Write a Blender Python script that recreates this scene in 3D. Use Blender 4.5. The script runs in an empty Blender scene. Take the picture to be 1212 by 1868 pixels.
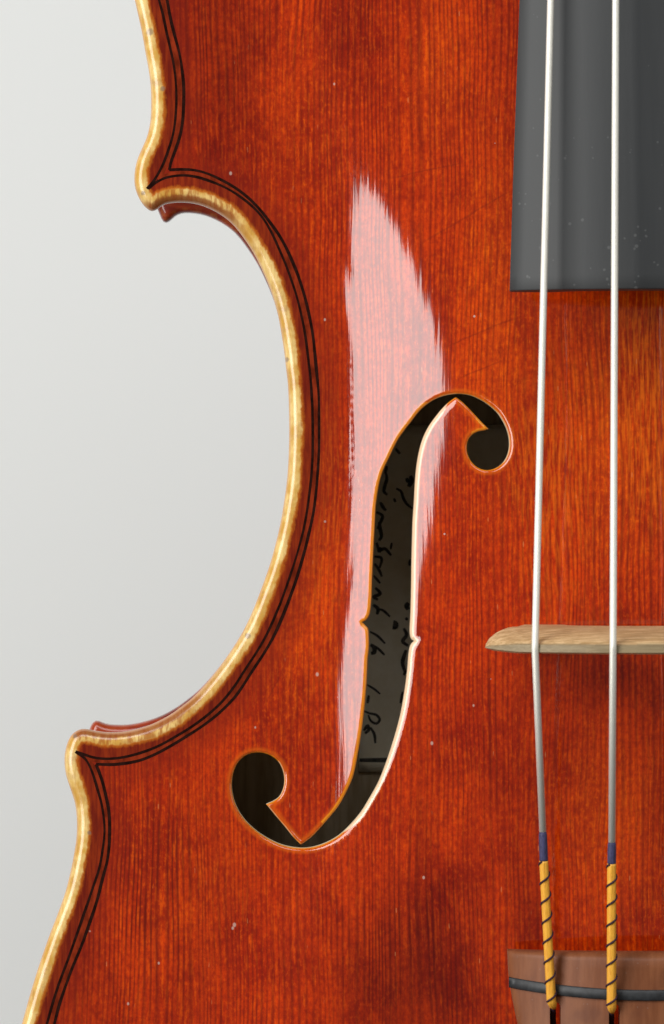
import bpy, math, random
import numpy as np
from mathutils import Vector, Matrix
from mathutils.geometry import delaunay_2d_cdt
from mathutils.kdtree import KDTree

# ---------------------------------------------------------------- camera, lamps, exposure
# units: 1 = one centimetre.  Local drawing axes: x right, y up, z out of the plate toward the viewer.
def V(x, y, z):
    return (x, -z, y)

scene = bpy.context.scene
scene.unit_settings.scale_length = 0.01
D = 100.0
cam_data = bpy.data.cameras.new('camera')
cam_data.sensor_fit = 'VERTICAL'
cam_data.sensor_height = 36.0
cam_data.lens = 36.0 * D / 18.68
cam_data.clip_start = 1.0
cam_data.clip_end = 2000.0
cam = bpy.data.objects.new('camera', cam_data)
cam.location = V(0, 0, D)
cam.rotation_euler = (math.radians(90), 0, 0)
cam_data.dof.use_dof = True
cam_data.dof.focus_distance = D - 0.6
cam_data.dof.aperture_fstop = 0.42
scene.collection.objects.link(cam)
scene.camera = cam

world = bpy.data.worlds.new('World')
scene.world = world
world.use_nodes = True
world.node_tree.nodes['Background'].inputs[0].default_value = (0.92, 0.96, 1.0, 1)
world.node_tree.nodes['Background'].inputs[1].default_value = 0.085

def area_lamp(name, azimuth, elevation, dist, w, h, radiance, color, aim=(0.5, 0, 0)):
    ld = bpy.data.lights.new(name, 'AREA')
    ld.shape = 'RECTANGLE'
    ld.size = w
    ld.size_y = h
    ld.energy = radiance * math.pi * w * h
    ld.color = color
    o = bpy.data.objects.new(name, ld)
    a, e = math.radians(azimuth), math.radians(elevation)
    d = (-math.sin(a) * math.cos(e), math.sin(e), math.cos(a) * math.cos(e))
    o.location = V(aim[0] + dist * d[0], aim[1] + dist * d[1], aim[2] + dist * d[2])
    zax = Vector(V(*d)).normalized()          # the lamp shines along its local -Z
    up = Vector((0, 0, 1))
    xax = up.cross(zax).normalized()
    yax = zax.cross(xax)
    o.rotation_euler = Matrix((xax, yax, zax)).transposed().to_euler()
    scene.collection.objects.link(o)
    return o

area_lamp('window_lamp', 49.5, 0.0, 120.0, 66.0, 100.0, 7.6, (1.0, 0.985, 0.955), aim=(0.5, 26, 0))
area_lamp('upper_lamp', 2.0, 45.0, 120.0, 96.0, 42.0, 4.9, (0.97, 0.985, 1.0))
area_lamp('reflector_lamp', -58.0, 0.0, 120.0, 60.0, 90.0, 1.4, (1.0, 0.98, 0.95), aim=(5.0, 30, 0))

scene.view_settings.view_transform = 'Standard'
scene.view_settings.look = 'None'
scene.view_settings.exposure = 0.0
scene.view_settings.gamma = 1.0
scene.cycles.use_denoising = True
scene.cycles.max_bounces = 16
scene.cycles.diffuse_bounces = 12
scene.cycles.sample_clamp_indirect = 0
scene.cycles.caustics_reflective = False

# ---------------------------------------------------------------- node helpers
class Mat:
    def __init__(s, name):
        s.m = bpy.data.materials.new(name)
        s.m.use_nodes = True
        s.t = s.m.node_tree
        s.t.nodes.clear()
        s.out = s.n('ShaderNodeOutputMaterial')
        s.b = s.n('ShaderNodeBsdfPrincipled')
        s.t.links.new(s.b.outputs[0], s.out.inputs[0])
    def n(s, t, **kw):
        nd = s.t.nodes.new(t)
        for k, v in kw.items():
            setattr(nd, k, v)
        return nd
    def put(s, sock, v):
        if v is None:
            return
        if isinstance(v, bpy.types.NodeSocket):
            s.t.links.new(v, sock)
        else:
            if isinstance(v, (tuple, list)) and len(v) == 3 and sock.type == 'RGBA':
                v = (*v, 1)
            sock.default_value = v
    def set(s, name, v):
        s.put(s.b.inputs[name], v)
    def math(s, op, a, b=None, c=None, clamp=False):
        nd = s.n('ShaderNodeMath', operation=op, use_clamp=clamp)
        s.put(nd.inputs[0], a)
        s.put(nd.inputs[1], b)
        s.put(nd.inputs[2], c)
        return nd.outputs[0]
    def pos(s):
        tc = s.n('ShaderNodeTexCoord')
        sp = s.n('ShaderNodeSeparateXYZ')
        s.t.links.new(tc.outputs['Object'], sp.inputs[0])
        return sp.outputs[0], sp.outputs[1], sp.outputs[2]
    def comb(s, x, y, z):
        nd = s.n('ShaderNodeCombineXYZ')
        for i, v in enumerate((x, y, z)):
            s.put(nd.inputs[i], v)
        return nd.outputs[0]
    def noise(s, vec, scale=1.0, detail=2.0, rough=0.5, dist=0.0):
        nd = s.n('ShaderNodeTexNoise')
        s.put(nd.inputs['Vector'], vec)
        nd.inputs['Scale'].default_value = scale
        nd.inputs['Detail'].default_value = detail
        nd.inputs['Roughness'].default_value = rough
        nd.inputs['Distortion'].default_value = dist
        return nd.outputs[0]
    def voro(s, vec, scale, rnd=1.0):
        nd = s.n('ShaderNodeTexVoronoi')
        s.put(nd.inputs['Vector'], vec)
        nd.inputs['Scale'].default_value = scale
        nd.inputs['Randomness'].default_value = rnd
        return nd
    def mix(s, f, a, b, mode='MIX'):
        nd = s.n('ShaderNodeMix', data_type='RGBA', blend_type=mode)
        nd.clamp_factor = True
        s.put(nd.inputs[0], f)
        s.put(nd.inputs[6], a)
        s.put(nd.inputs[7], b)
        return nd.outputs[2]
    def step(s, v, a, b, smooth=True):
        nd = s.n('ShaderNodeMapRange')
        nd.interpolation_type = 'SMOOTHSTEP' if smooth else 'LINEAR'
        s.put(nd.inputs[0], v)
        nd.inputs[1].default_value = min(a, b)
        nd.inputs[2].default_value = max(a, b)
        nd.inputs[3].default_value = 0.0 if a < b else 1.0
        nd.inputs[4].default_value = 1.0 if a < b else 0.0
        return nd.outputs[0]
    def attr(s, name):
        nd = s.n('ShaderNodeAttribute', attribute_name=name)
        return nd.outputs['Fac']
    def bump(s, h, dist, strength=1.0, normal=None):
        nd = s.n('ShaderNodeBump')
        nd.inputs['Strength'].default_value = strength
        nd.inputs['Distance'].default_value = dist
        s.put(nd.inputs['Height'], h)
        if normal is not None:
            s.put(nd.inputs['Normal'], normal)
        return nd.outputs[0]

def plain(name, col, rough=0.5, spec=0.5, metal=0.0, coat=0.0, var=0.15, vscale=(3, 3, 3), bumpd=0.0):
    m = Mat(name)
    x, y, z = m.pos()
    v = m.comb(m.math('MULTIPLY', x, vscale[0]), m.math('MULTIPLY', y, vscale[1]), m.math('MULTIPLY', z, vscale[2]))
    n = m.noise(v, 1.0, 4.0, 0.6)
    dark = tuple(c * (1 - var) for c in col)
    lite = tuple(min(1, c * (1 + var)) for c in col)
    m.set('Base Color', m.mix(m.step(n, 0.3, 0.7), dark, lite))
    m.set('Roughness', rough)
    m.set('Specular IOR Level', spec)
    m.set('Metallic', metal)
    m.set('Coat Weight', coat)
    m.set('Coat Roughness', 0.1)
    if bumpd:
        m.set('Normal', m.bump(n, bumpd))
    return m.m

def px(v):   # photograph column / row -> drawing centimetres
    return v / 100.0

def X_of(col):
    return (col - 606.0) / 100.0
def Z_of(row):
    return (934.0 - row) / 100.0

# ---------------------------------------------------------------- varnished spruce top
def varnish_material():
    m = Mat('varnished_spruce')
    x, y, z = m.pos()
    warp = m.math('MULTIPLY', m.math('SUBTRACT', m.noise(m.comb(m.math('MULTIPLY', x, 0.5), 0.0, m.math('MULTIPLY', z, 0.13)), 1.0, 2.0), 0.5), 0.55)
    xw = m.math('ADD', x, warp)
    # annual rings: irregular spacing
    ring_shift = m.noise(m.comb(m.math('MULTIPLY', xw, 1.3), 3.1, 0.0), 1.0, 2.0)
    phase = m.math('ADD', m.math('MULTIPLY', xw, 10.2), m.math('MULTIPLY', ring_shift, 7.0))
    fr = m.math('FRACT', phase)
    line = m.step(m.math('ABSOLUTE', m.math('SUBTRACT', fr, 0.5)), 0.36, 0.02)      # 1 on the dark line
    lamp = m.noise(m.comb(m.math('MULTIPLY', xw, 4.0), 1.0, m.math('MULTIPLY', z, 0.9)), 1.0, 3.0, 0.6)
    line = m.math('MULTIPLY', line, m.math('ADD', 0.45, m.math('MULTIPLY', m.step(lamp, 0.30, 0.60), 0.55)))
    # streaks along the grain
    st1 = m.noise(m.comb(m.math('MULTIPLY', xw, 14.0), 0.3, m.math('MULTIPLY', z, 0.22)), 1.0, 3.0, 0.6)
    st2 = m.noise(m.comb(m.math('MULTIPLY', xw, 22.0), 5.3, m.math('MULTIPLY', z, 2.2)), 1.0, 2.0, 0.6)
    # medullary silk across the grain and cloudy varnish
    silk = m.noise(m.comb(m.math('MULTIPLY', xw, 3.0), 7.7, m.math('MULTIPLY', z, 16.0)), 1.0, 3.0, 0.6)
    cl1 = m.noise(m.comb(m.math('MULTIPLY', x, 0.8), 2.2, m.math('MULTIPLY', z, 0.55)), 1.0, 5.0, 0.6)
    cl2 = m.noise(m.comb(m.math('MULTIPLY', x, 5.0), 9.2, m.math('MULTIPLY', z, 3.6)), 1.0, 4.0, 0.65)
    base = m.mix(m.step(cl1, 0.32, 0.68), (0.30, 0.012, 0.0015), (0.57, 0.040, 0.0015))
    base = m.mix(m.math('MULTIPLY', m.step(cl2, 0.42, 0.66), 0.35), base, (0.72, 0.055, 0.002))
    base = m.mix(m.math('MULTIPLY', m.step(cl2, 0.46, 0.28), 0.45), base, (0.20, 0.010, 0.003))
    base = m.mix(m.math('MULTIPLY', m.step(st2, 0.50, 0.72), 0.38), base, (0.86, 0.115, 0.002))
    base = m.mix(m.math('MULTIPLY', m.step(st1, 0.58, 0.40), 0.34), base, (0.27, 0.017, 0.004))
    base = m.mix(m.math('MULTIPLY', m.step(silk, 0.52, 0.36), 0.14), base, (0.24, 0.010, 0.003))

    bl = m.noise(m.comb(m.math('MULTIPLY', x, 15.0), 9.9, m.math('MULTIPLY', z, 9.0)), 1.0, 3.0, 0.65)
    base = m.mix(m.math('MULTIPLY', m.step(bl, 0.52, 0.34), 0.42), base, (0.22, 0.010, 0.003))
    base = m.mix(m.math('MULTIPLY', m.step(bl, 0.52, 0.70), 0.30), base, (0.86, 0.105, 0.003))

    def blob(cx, cy, rx, ry, inner=0.0):
        dx = m.math('DIVIDE', m.math('SUBTRACT', x, X_of(cx)), rx / 100.0)
        dz = m.math('DIVIDE', m.math('SUBTRACT', z, Z_of(cy)), ry / 100.0)
        r = m.math('SQRT', m.math('ADD', m.math('MULTIPLY', dx, dx), m.math('MULTIPLY', dz, dz)))
        r = m.math('ADD', r, m.math('MULTIPLY', m.math('SUBTRACT', cl1, 0.5), 0.9))
        return m.step(r, 1.0, inner)
    # honey wood where the varnish has worn thin by the waist and, colour lifted against shade, under the strings
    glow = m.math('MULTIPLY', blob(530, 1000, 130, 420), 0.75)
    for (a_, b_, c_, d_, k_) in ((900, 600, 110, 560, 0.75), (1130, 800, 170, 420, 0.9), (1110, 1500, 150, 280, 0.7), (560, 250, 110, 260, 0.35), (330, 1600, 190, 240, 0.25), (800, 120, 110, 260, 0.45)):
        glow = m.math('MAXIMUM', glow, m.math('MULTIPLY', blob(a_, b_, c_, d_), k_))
    fine = m.math('ADD', 0.40, m.math('MULTIPLY', m.step(m.noise(m.comb(m.math('MULTIPLY', x, 0.5), 4.4, m.math('MULTIPLY', z, 0.3)), 1.0, 2.0), 0.35, 0.65), 0.25))
    for (a_, b_, c_, d_, k_) in ((260, 1680, 320, 400, 0.95), (380, 100, 190, 330, 0.75), (700, 1700, 260, 250, 0.85), (900, 1250, 80, 600, 0.78)):
        fine = m.math('MAXIMUM', fine, m.math('MULTIPLY', blob(a_, b_, c_, d_), k_))
    base = m.mix(m.math('MULTIPLY', line, fine), base, (0.13, 0.007, 0.003))
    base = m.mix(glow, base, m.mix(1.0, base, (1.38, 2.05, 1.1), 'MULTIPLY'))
    thin_lit = blob(1190, 720, 150, 330)  # worn varnish, its colour also brightened below the fingerboard to offset the shade
    thin_lit = m.math('MAXIMUM', thin_lit, m.math('MULTIPLY', blob(1010, 900, 120, 420), 0.60))
    thin_lit = m.math('MAXIMUM', thin_lit, m.math('MULTIPLY', blob(590, 900, 55, 520), 0.40))
    thin_lit = m.math('MULTIPLY', thin_lit, m.step(st2, 0.38, 0.62))
    base = m.mix(m.math('MULTIPLY', thin_lit, 0.55), base, (0.86, 0.17, 0.006))
    thick = m.math('MULTIPLY', blob(750, 1790, 260, 320), 0.72)
    for (a_, b_, c_, d_, k_) in ((1060, 1240, 260, 80, 0.42), (960, 1640, 80, 280, 0.50), (390, 90, 140, 330, 0.62), (620, 660, 60, 190, 0.25), (770, 1500, 60, 330, 0.34), (640, 40, 90, 200, 0.30), (150, 1800, 100, 200, 0.25)):
        thick = m.math('MAXIMUM', thick, m.math('MULTIPLY', blob(a_, b_, c_, d_), k_))
    base = m.mix(thick, base, m.mix(1.0, base, (0.30, 0.22, 0.6), 'MULTIPLY'))
    # scratches and rosin dust
    sp = m.voro(m.comb(x, y, z), 2.1)
    spk = m.math('LESS_THAN', sp.outputs['Distance'], m.math('MULTIPLY', m.step(m.noise(m.comb(x, y, z), 2.0, 1.0), 0.45, 0.75), 0.05))
    base = m.mix(m.math('MULTIPLY', spk, 0.75), base, (0.62, 0.45, 0.38))
    sv = m.comb(m.math('MULTIPLY', x, 11.0), m.math('MULTIPLY', z, 2.4), 0.0)
    spb = m.voro(sv, 0.55)
    spc = m.math('LESS_THAN', spb.outputs['Distance'], 0.07)
    spc = m.math('MULTIPLY', spc, m.step(st2, 0.45, 0.6))
    base = m.mix(m.math('MULTIPLY', spc, 0.30), base, (0.75, 0.30, 0.12))

    # outline edge: dark varnish beside the purfling, bare golden wood on the rounded rim
    d = m.attr('edge_distance')
    wn = m.noise(m.comb(m.math('MULTIPLY', x, 9.0), 4.0, m.math('MULTIPLY', z, 5.0)), 1.0, 3.0, 0.7)
    wn2 = m.noise(m.comb(m.math('MULTIPLY', x, 13.0), 8.0, m.math('MULTIPLY', z, 1.5)), 1.0, 2.0, 0.6)
    band = m.mix(m.step(wn2, 0.35, 0.68), (0.10, 0.008, 0.003), (0.38, 0.050, 0.004))
    near = m.step(d, 60.0, 44.0)
    base = m.mix(m.math('MULTIPLY', near, 0.85), base, band)
    base = m.mix(m.math('MULTIPLY', m.step(d, 120.0, 58.0), 0.50), base, (0.20, 0.013, 0.004))
    dw = m.math('ADD', d, m.math('MULTIPLY', m.math('SUBTRACT', wn, 0.5), 13.0))
    dw = m.math('ADD', dw, m.math('MULTIPLY', m.math('SUBTRACT', m.noise(m.comb(x, y, z), 0.9, 2.0), 0.5), 10.0))
    amber = m.step(dw, 30.0, 23.0)
    gold = m.step(dw, 24.5, 20.0)
    rimgold = m.mix(m.step(m.noise(m.comb(x, y, z), 2.2, 3.0, 0.6), 0.36, 0.64), (0.66, 0.36, 0.065), (0.88, 0.62, 0.23))
    stain = m.noise(m.comb(x, y, z), 2.6, 4.0, 0.7)
    rimgold = m.mix(m.math('MULTIPLY', m.step(stain, 0.50, 0.72), 0.6), rimgold, (0.42, 0.22, 0.09))
    rimgold = m.mix(m.math('MULTIPLY', m.step(m.noise(m.comb(m.math('MULTIPLY', x, 30.0), 2.0, m.math('MULTIPLY', z, 4.0)), 1.0, 2.0, 0.5), 0.55, 0.35), 0.30), rimgold, (0.50, 0.25, 0.06))
    base = m.mix(amber, base, (0.50, 0.13, 0.010))
    # end grain on the crosswise runs of the rim keeps more varnish
    ex = m.attr('edge_cross')
    under = m.math('MULTIPLY', m.step(ex, 0.45, 0.85), m.step(dw, 15.0, 9.0))
    base = m.mix(gold, base, rimgold)
    pores = m.noise(m.comb(m.math('MULTIPLY', x, 13.0), 0.0, m.math('MULTIPLY', z, 3.0)), 1.0, 2.0, 0.5)
    teeth = m.math('MULTIPLY', m.math('MULTIPLY', m.step(ex, 0.5, 0.9), gold), m.step(pores, 0.54, 0.40))
    base = m.mix(m.math('MULTIPLY', teeth, 0.75), base, (0.40, 0.11, 0.012))
    base = m.mix(m.math('MULTIPLY', under, 0.85), base, (0.30, 0.075, 0.016))
    base = m.mix(m.math('MULTIPLY', m.step(d, 4.5, 1.0), 0.6), base, (0.60, 0.27, 0.09))
    # dents where the rim was knocked
    for (cx, cy, r) in ((274, 58, 9), (297, 162, 6), (524, 656, 6), (452, 1160, 7), (163, 1519, 5), (262, 352, 6), (137, 1343, 5)):
        q = m.math('ADD', m.math('POWER', m.math('SUBTRACT', x, X_of(cx)), 2.0), m.math('POWER', m.math('SUBTRACT', z, Z_of(cy)), 2.0))
        k = m.step(m.math('ADD', m.math('SQRT', q), m.math('MULTIPLY', m.math('SUBTRACT', wn, 0.5), 0.08)), r / 100.0, r / 250.0)
        base = m.mix(m.math('MULTIPLY', k, 0.65), base, (0.22, 0.15, 0.12))
    # dust specks and fine scratches seen in the varnish
    for (cx, cy, r) in ((787, 1353, 3.4), (428, 1687, 4.0), (425, 1693, 3.0), (579, 1230, 3.6), (862, 1284, 2.4), (772, 1596, 3.0), (990, 1540, 2.4), (421, 316, 3.4), (466, 1327, 2.2), (593, 583, 2.6), (290, 1757, 2.6), (234, 1831, 2.8), (610, 155, 2.4)):
        q = m.math('ADD', m.math('POWER', m.math('SUBTRACT', x, X_of(cx)), 2.0), m.math('POWER', m.math('MULTIPLY', m.math('SUBTRACT', z, Z_of(cy)), 0.75), 2.0))
        k = m.step(m.math('SQRT', q), r / 100.0, r / 220.0)
        base = m.mix(m.math('MULTIPLY', k, 0.55), base, (0.62, 0.50, 0.42))
    for (ax_, ay_, bx_, by_, w_) in ((760, 455, 940, 345, 1.6), (800, 640, 960, 575, 1.5), (700, 330, 860, 300, 1.2), (1010, 1350, 1016, 1480, 1.5), (820, 700, 930, 655, 1.2), (1060, 60, 1075, 420, 1.0), (480, 1290, 520, 1210, 1.2)):
        L = math.hypot(bx_ - ax_, by_ - ay_) / 100.0
        ux, uz = (bx_ - ax_) / 100.0 / L, -(by_ - ay_) / 100.0 / L
        dx = m.math('SUBTRACT', x, X_of(ax_)); dz = m.math('SUBTRACT', z, Z_of(ay_))
        al = m.math('ADD', m.math('MULTIPLY', dx, ux), m.math('MULTIPLY', dz, uz))
        ac = m.math('ABSOLUTE', m.math('ADD', m.math('SUBTRACT', m.math('MULTIPLY', dx, uz), m.math('MULTIPLY', dz, ux)), m.math('MULTIPLY', m.math('SUBTRACT', cl1, 0.5), 0.15)))
        on = m.math('MULTIPLY', m.math('MULTIPLY', m.step(al, 0.0, 0.3), m.step(al, L, L - 0.4)), m.step(ac, w_ / 50.0, 0.0))
        base = m.mix(m.math('MULTIPLY', on, 0.38), base, (0.16, 0.012, 0.004))
    # sound hole edges: thin honey varnish, then pale cut wood
    f = m.attr('hole_distance')
    fw = m.math('ADD', f, m.math('MULTIPLY', m.math('SUBTRACT', wn, 0.5), 5.0))
    base = m.mix(m.math('MULTIPLY', m.step(fw, 13.0, 5.0), 0.48), base, (0.76, 0.14, 0.006))
    cut = m.attr('cut_wood')
    base = m.mix(m.math('MULTIPLY', m.step(m.math('SUBTRACT', fw, m.attr('arris')), 1.2, -1.2), 0.95), base, (0.80, 0.26, 0.012))
    base = m.mix(m.math('MULTIPLY', m.step(m.math('ADD', f, m.math('MULTIPLY', m.math('SUBTRACT', 1.0, cut), 60.0)), 9.5, 5.5), 0.92), base, (0.90, 0.68, 0.46))
    # wall of the cut and underside: bare aged spruce
    bare = m.attr('bare_wood')
    base = m.mix(m.step(bare, 0.4, 0.6), base, (0.78, 0.66, 0.46))
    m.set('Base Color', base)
    m.set('Roughness', 0.5)
    m.set('Specular IOR Level', 0.0)
    m.set('Coat Weight', m.math('SUBTRACT', 1.0, m.math('MULTIPLY', m.step(bare, 0.4, 0.6), 0.95)))
    m.set('Coat Roughness', m.math('ADD', 0.05, m.math('MULTIPLY', m.step(d, 30.0, 22.0), 0.16)))
    m.set('Coat IOR', 1.62)
    # varnish sinks into the grain
    h1 = m.noise(m.comb(m.math('MULTIPLY', xw, 10.0), 0.0, m.math('MULTIPLY', z, 0.40)), 1.0, 2.0, 0.55)
    h2 = m.noise(m.comb(m.math('MULTIPLY', x, 1.1), 6.0, m.math('MULTIPLY', z, 0.7)), 1.0, 2.0, 0.5)
    h3 = m.noise(m.comb(m.math('MULTIPLY', x, 40.0), 6.0, m.math('MULTIPLY', z, 25.0)), 1.0, 2.0, 0.5)
    h = m.math('ADD', m.math('ADD', m.math('MULTIPLY', h1, 0.0010), m.math('MULTIPLY', h2, 0.0006)), m.math('MULTIPLY', h3, 0.00008))
    nb = m.bump(h, 1.0)
    m.set('Normal', nb)
    m.set('Coat Normal', nb)
    return m.m

def back_material():
    m = Mat('varnished_maple')
    x, y, z = m.pos()
    fl = m.noise(m.comb(m.math('MULTIPLY', x, 0.6), y, m.math('MULTIPLY', z, 3.0)), 1.0, 3.0, 0.5)
    base = m.mix(m.step(fl, 0.4, 0.6), (0.17, 0.014, 0.005), (0.36, 0.045, 0.008))
    d = m.attr('edge_distance')
    wn = m.noise(m.comb(x, y, z), 6.0, 3.0, 0.7)
    g = m.math('MULTIPLY', m.step(m.math('ADD', d, m.math('MULTIPLY', wn, 10.0)), 20.0, 8.0), m.step(wn, 0.5, 0.7))
    base = m.mix(m.math('MULTIPLY', g, 0.35), base, (0.60, 0.28, 0.06))
    bare = m.attr('bare_wood')
    iw = m.noise(m.comb(m.math('MULTIPLY', x, 6.0), y, m.math('MULTIPLY', z, 0.6)), 1.0, 4.0, 0.6)
    inside = m.mix(m.step(iw, 0.35, 0.65), (0.40, 0.30, 0.18), (0.56, 0.45, 0.30))
    base = m.mix(m.step(bare, 0.4, 0.6), base, inside)
    m.set('Base Color', base)
    m.set('Roughness', 0.5)
    m.set('Specular IOR Level', 0.15)
    m.set('Coat Weight', m.math('SUBTRACT', 1.0, m.step(bare, 0.4, 0.6)))
    m.set('Coat Roughness', 0.08)
    return m.m

MAT_TOP = varnish_material()
MAT_BACK = back_material()
MAT_BLACK = plain('black_dyed_strip', (0.020, 0.006, 0.004), 0.5, 0.0, coat=0.4, var=0.4, vscale=(8, 8, 8))
MAT_MAPLE_INLAY = plain('varnished_maple_strip', (0.20, 0.022, 0.006), 0.5, 0.0, coat=0.4, var=0.45, vscale=(7, 7, 3))
MAT_INK = plain('iron_ink', (0.085, 0.078, 0.066), 0.8, 0.1, var=0.5, vscale=(20, 20, 20))

# ---------------------------------------------------------------- outline data (photograph columns and rows)
OUT_UP = [(245.8, 0), (252, 27), (259.4, 62), (264.9, 94), (270.5, 124), (274.3, 153), (275.5, 188), (274.0, 220), (268, 247.5), (258.5, 270), (249.5, 292), (245, 317), (245.8, 339), (253, 360), (264, 376), (276.7, 384.4), (287, 380), (296, 373), (311, 369), (336, 368), (361, 371.5), (386, 381), (408, 394), (425, 408.5), (444.5, 433), (464, 463), (481.7, 499), (496.5, 536), (508, 578), (515, 618), (519.5, 648), (521.4, 667), (525, 697), (527, 734), (527.7, 771), (527.7, 800), (526.3, 840), (523.6, 877), (518.6, 914), (512.4, 951), (503.8, 988.5), (491.4, 1033), (476.5, 1075), (460.0, 1117), (444.9, 1149), (427, 1179), (405, 1211), (381, 1241.5), (354, 1271), (324, 1295.0), (311, 1304), (284.6, 1318.5), (258, 1328.4), (225, 1335.7), (195.5, 1336.7), (172, 1334), (156, 1330.5), (142.7, 1332), (129.5, 1342), (120.5, 1362), (117, 1385), (120, 1415), (128, 1440), (136, 1465), (139.4, 1491), (139.2, 1526.6), (135, 1556), (128.7, 1588.5), (118.8, 1628), (104.8, 1668), (91.6, 1702), (79.2, 1737), (66.8, 1774), (53.2, 1819), (39.6, 1868)]
TOP_EXT = [(1185, -1150), (1000, -1148), (800, -1125), (620, -1080), (460, -1000), (330, -880), (245, -730), (200, -560), (190, -400), (205, -220), (228, -90)]
BOT_EXT = [(15, 1960), (-25, 2100), (-45, 2250), (-35, 2420), (15, 2600), (130, 2780), (310, 2900), (540, 2980), (850, 3030), (1185, 3040)]
CENTRE = 1185.0

def spline(pts, step=4.0, closed=False):
    """centripetal-ish Catmull-Rom through the points, resampled at about `step` spacing"""
    P = np.array(pts, float)
    n = len(P)
    out = []
    rng = range(n if closed else n - 1)
    for i in rng:
        if closed:
            a, b, c, e = P[(i - 1) % n], P[i], P[(i + 1) % n], P[(i + 2) % n]
        else:
            a, b, c, e = P[max(i - 1, 0)], P[i], P[i + 1], P[min(i + 2, n - 1)]
        L = np.linalg.norm(c - b)
        L0 = max(np.linalg.norm(b - a), 1e-6)
        L1 = max(np.linalg.norm(e - c), 1e-6)
        m1 = (c - b) if np.allclose(a, b) else ((b - a) / L0 + (c - b) / L) * 0.5 * L if True else 0
        m2 = (c - b) if np.allclose(e, c) else ((c - b) / L + (e - c) / L1) * 0.5 * L
        k = max(1, int(round(L / step)))
        for j in range(k):
            t = j / k
            t2, t3 = t * t, t * t * t
            out.append((2 * t3 - 3 * t2 + 1) * b + (t3 - 2 * t2 + t) * m1 + (-2 * t3 + 3 * t2) * c + (t3 - t2) * m2)
    if not closed:
        out.append(P[-1])
    return np.array(out)

def smooth_closed(P, it=1, w=0.25, keep=None):
    for _ in range(it):
        Q = P + w * (np.roll(P, 1, 0) + np.roll(P, -1, 0) - 2 * P)
        if keep is not None:
            Q[keep] = P[keep]
        P = Q
    return P

def resample(P, step_fn):
    """walk a dense closed polyline, keep points by local spacing"""
    out = [P[0]]
    acc = 0.0
    for i in range(1, len(P)):
        acc += np.linalg.norm(P[i] - P[i - 1])
        if acc >= step_fn(P[i]):
            out.append(P[i])
            acc = 0.0
    return np.array(out)

def in_view(p, margin=120):
    return -margin < p[0] < 1212 + margin and -margin < p[1] < 1868 + margin

left = spline(TOP_EXT + OUT_UP + BOT_EXT, 2.0)
full = np.vstack([left, np.stack([2 * CENTRE - left[::-1, 0], left[::-1, 1]], 1)[1:-1]])
full = smooth_closed(full, 6)
OUTLINE = resample(full, lambda p: 5.0 if in_view(p) else 18.0)

# ---------------------------------------------------------------- arching: slope designed across the plate, then summed
GX = np.arange(-100, CENTRE + 0.1, 5.0)
GY = np.arange(-1200, 3091, 5.0)
def ycurve(tab, smooth=14):
    v = np.interp(GY, [t[0] for t in tab], [t[1] for t in tab])
    k = np.exp(-0.5 * (np.arange(-40, 41) / smooth) ** 2)
    k /= k.sum()
    return np.convolve(np.pad(v, 40, mode='edge'), k, 'valid')
# FIT-BEGIN
x0 = ycurve([(-1150, 900), (-1000, 600), (-560, 380), (0, 460), (200, 480), (360, 563.4), (400, 557.8), (450, 555.8), (500, 555.8), (580, 606.2), (650, 594.7), (720, 606.5), (800, 610.0), (880, 590.6), (960, 606.0), (1040, 570.2), (1120, 559.7), (1200, 540.8), (1280, 520.4), (1360, 519.5), (1430, 541.2), (1550, 455), (1868, 340), (2250, 170), (2700, 350), (2900, 620), (3040, 900)])
S = ycurve([(-1150, 0.0), (-1000, 0.1), (-560, 0.2), (0, 0.245), (200, 0.268), (360, 0.3198), (400, 0.3458), (450, 0.3558), (500, 0.3776), (580, 0.3875), (650, 0.4067), (720, 0.4197), (800, 0.4068), (880, 0.3856), (960, 0.3855), (1040, 0.3754), (1120, 0.3593), (1200, 0.3495), (1280, 0.3377), (1360, 0.3192), (1430, 0.3232), (1600, 0.28), (1868, 0.25), (2250, 0.2), (2700, 0.16), (2950, 0.06), (3040, 0.0)])
XX, YY = np.meshgrid(GX, GY)
T = (XX - x0[:, None]) / (CENTRE - x0[:, None])
h = np.where(T < 0.2, 1 - (1 - np.clip(T, 0, 0.2) / 0.2) ** 2, (1 - T) / 0.8)
kk = np.exp(-0.5 * (np.arange(-6, 7) / 2.0) ** 2); kk /= kk.sum()
h = np.where(T < 0, 0, h)
h = np.apply_along_axis(lambda r: np.convolve(np.pad(r, 6, mode='edge'), kk, 'valid'), 1, h)
SL = h * S[:, None]
ARCH = np.cumsum(SL * 5.0, axis=1)            # in photograph pixels (1/100 cm)
kk = np.exp(-0.5 * (np.arange(-20, 21) / 8.0) ** 2); kk /= kk.sum()
ARCH = np.apply_along_axis(lambda c: np.convolve(np.pad(c, 20, mode='edge'), kk, 'valid'), 0, ARCH)
ADY, ADX = np.gradient(ARCH, 5.0, 5.0)

def bil(A, x, y):
    fx = np.clip((x - GX[0]) / 5.0, 0, len(GX) - 1.001)
    fy = np.clip((y - GY[0]) / 5.0, 0, len(GY) - 1.001)
    i = fx.astype(int); j = fy.astype(int)
    u = fx - i; v = fy - j
    return (A[j, i] * (1 - u) * (1 - v) + A[j, i + 1] * u * (1 - v) + A[j + 1, i] * (1 - u) * v + A[j + 1, i + 1] * u * v)

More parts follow.
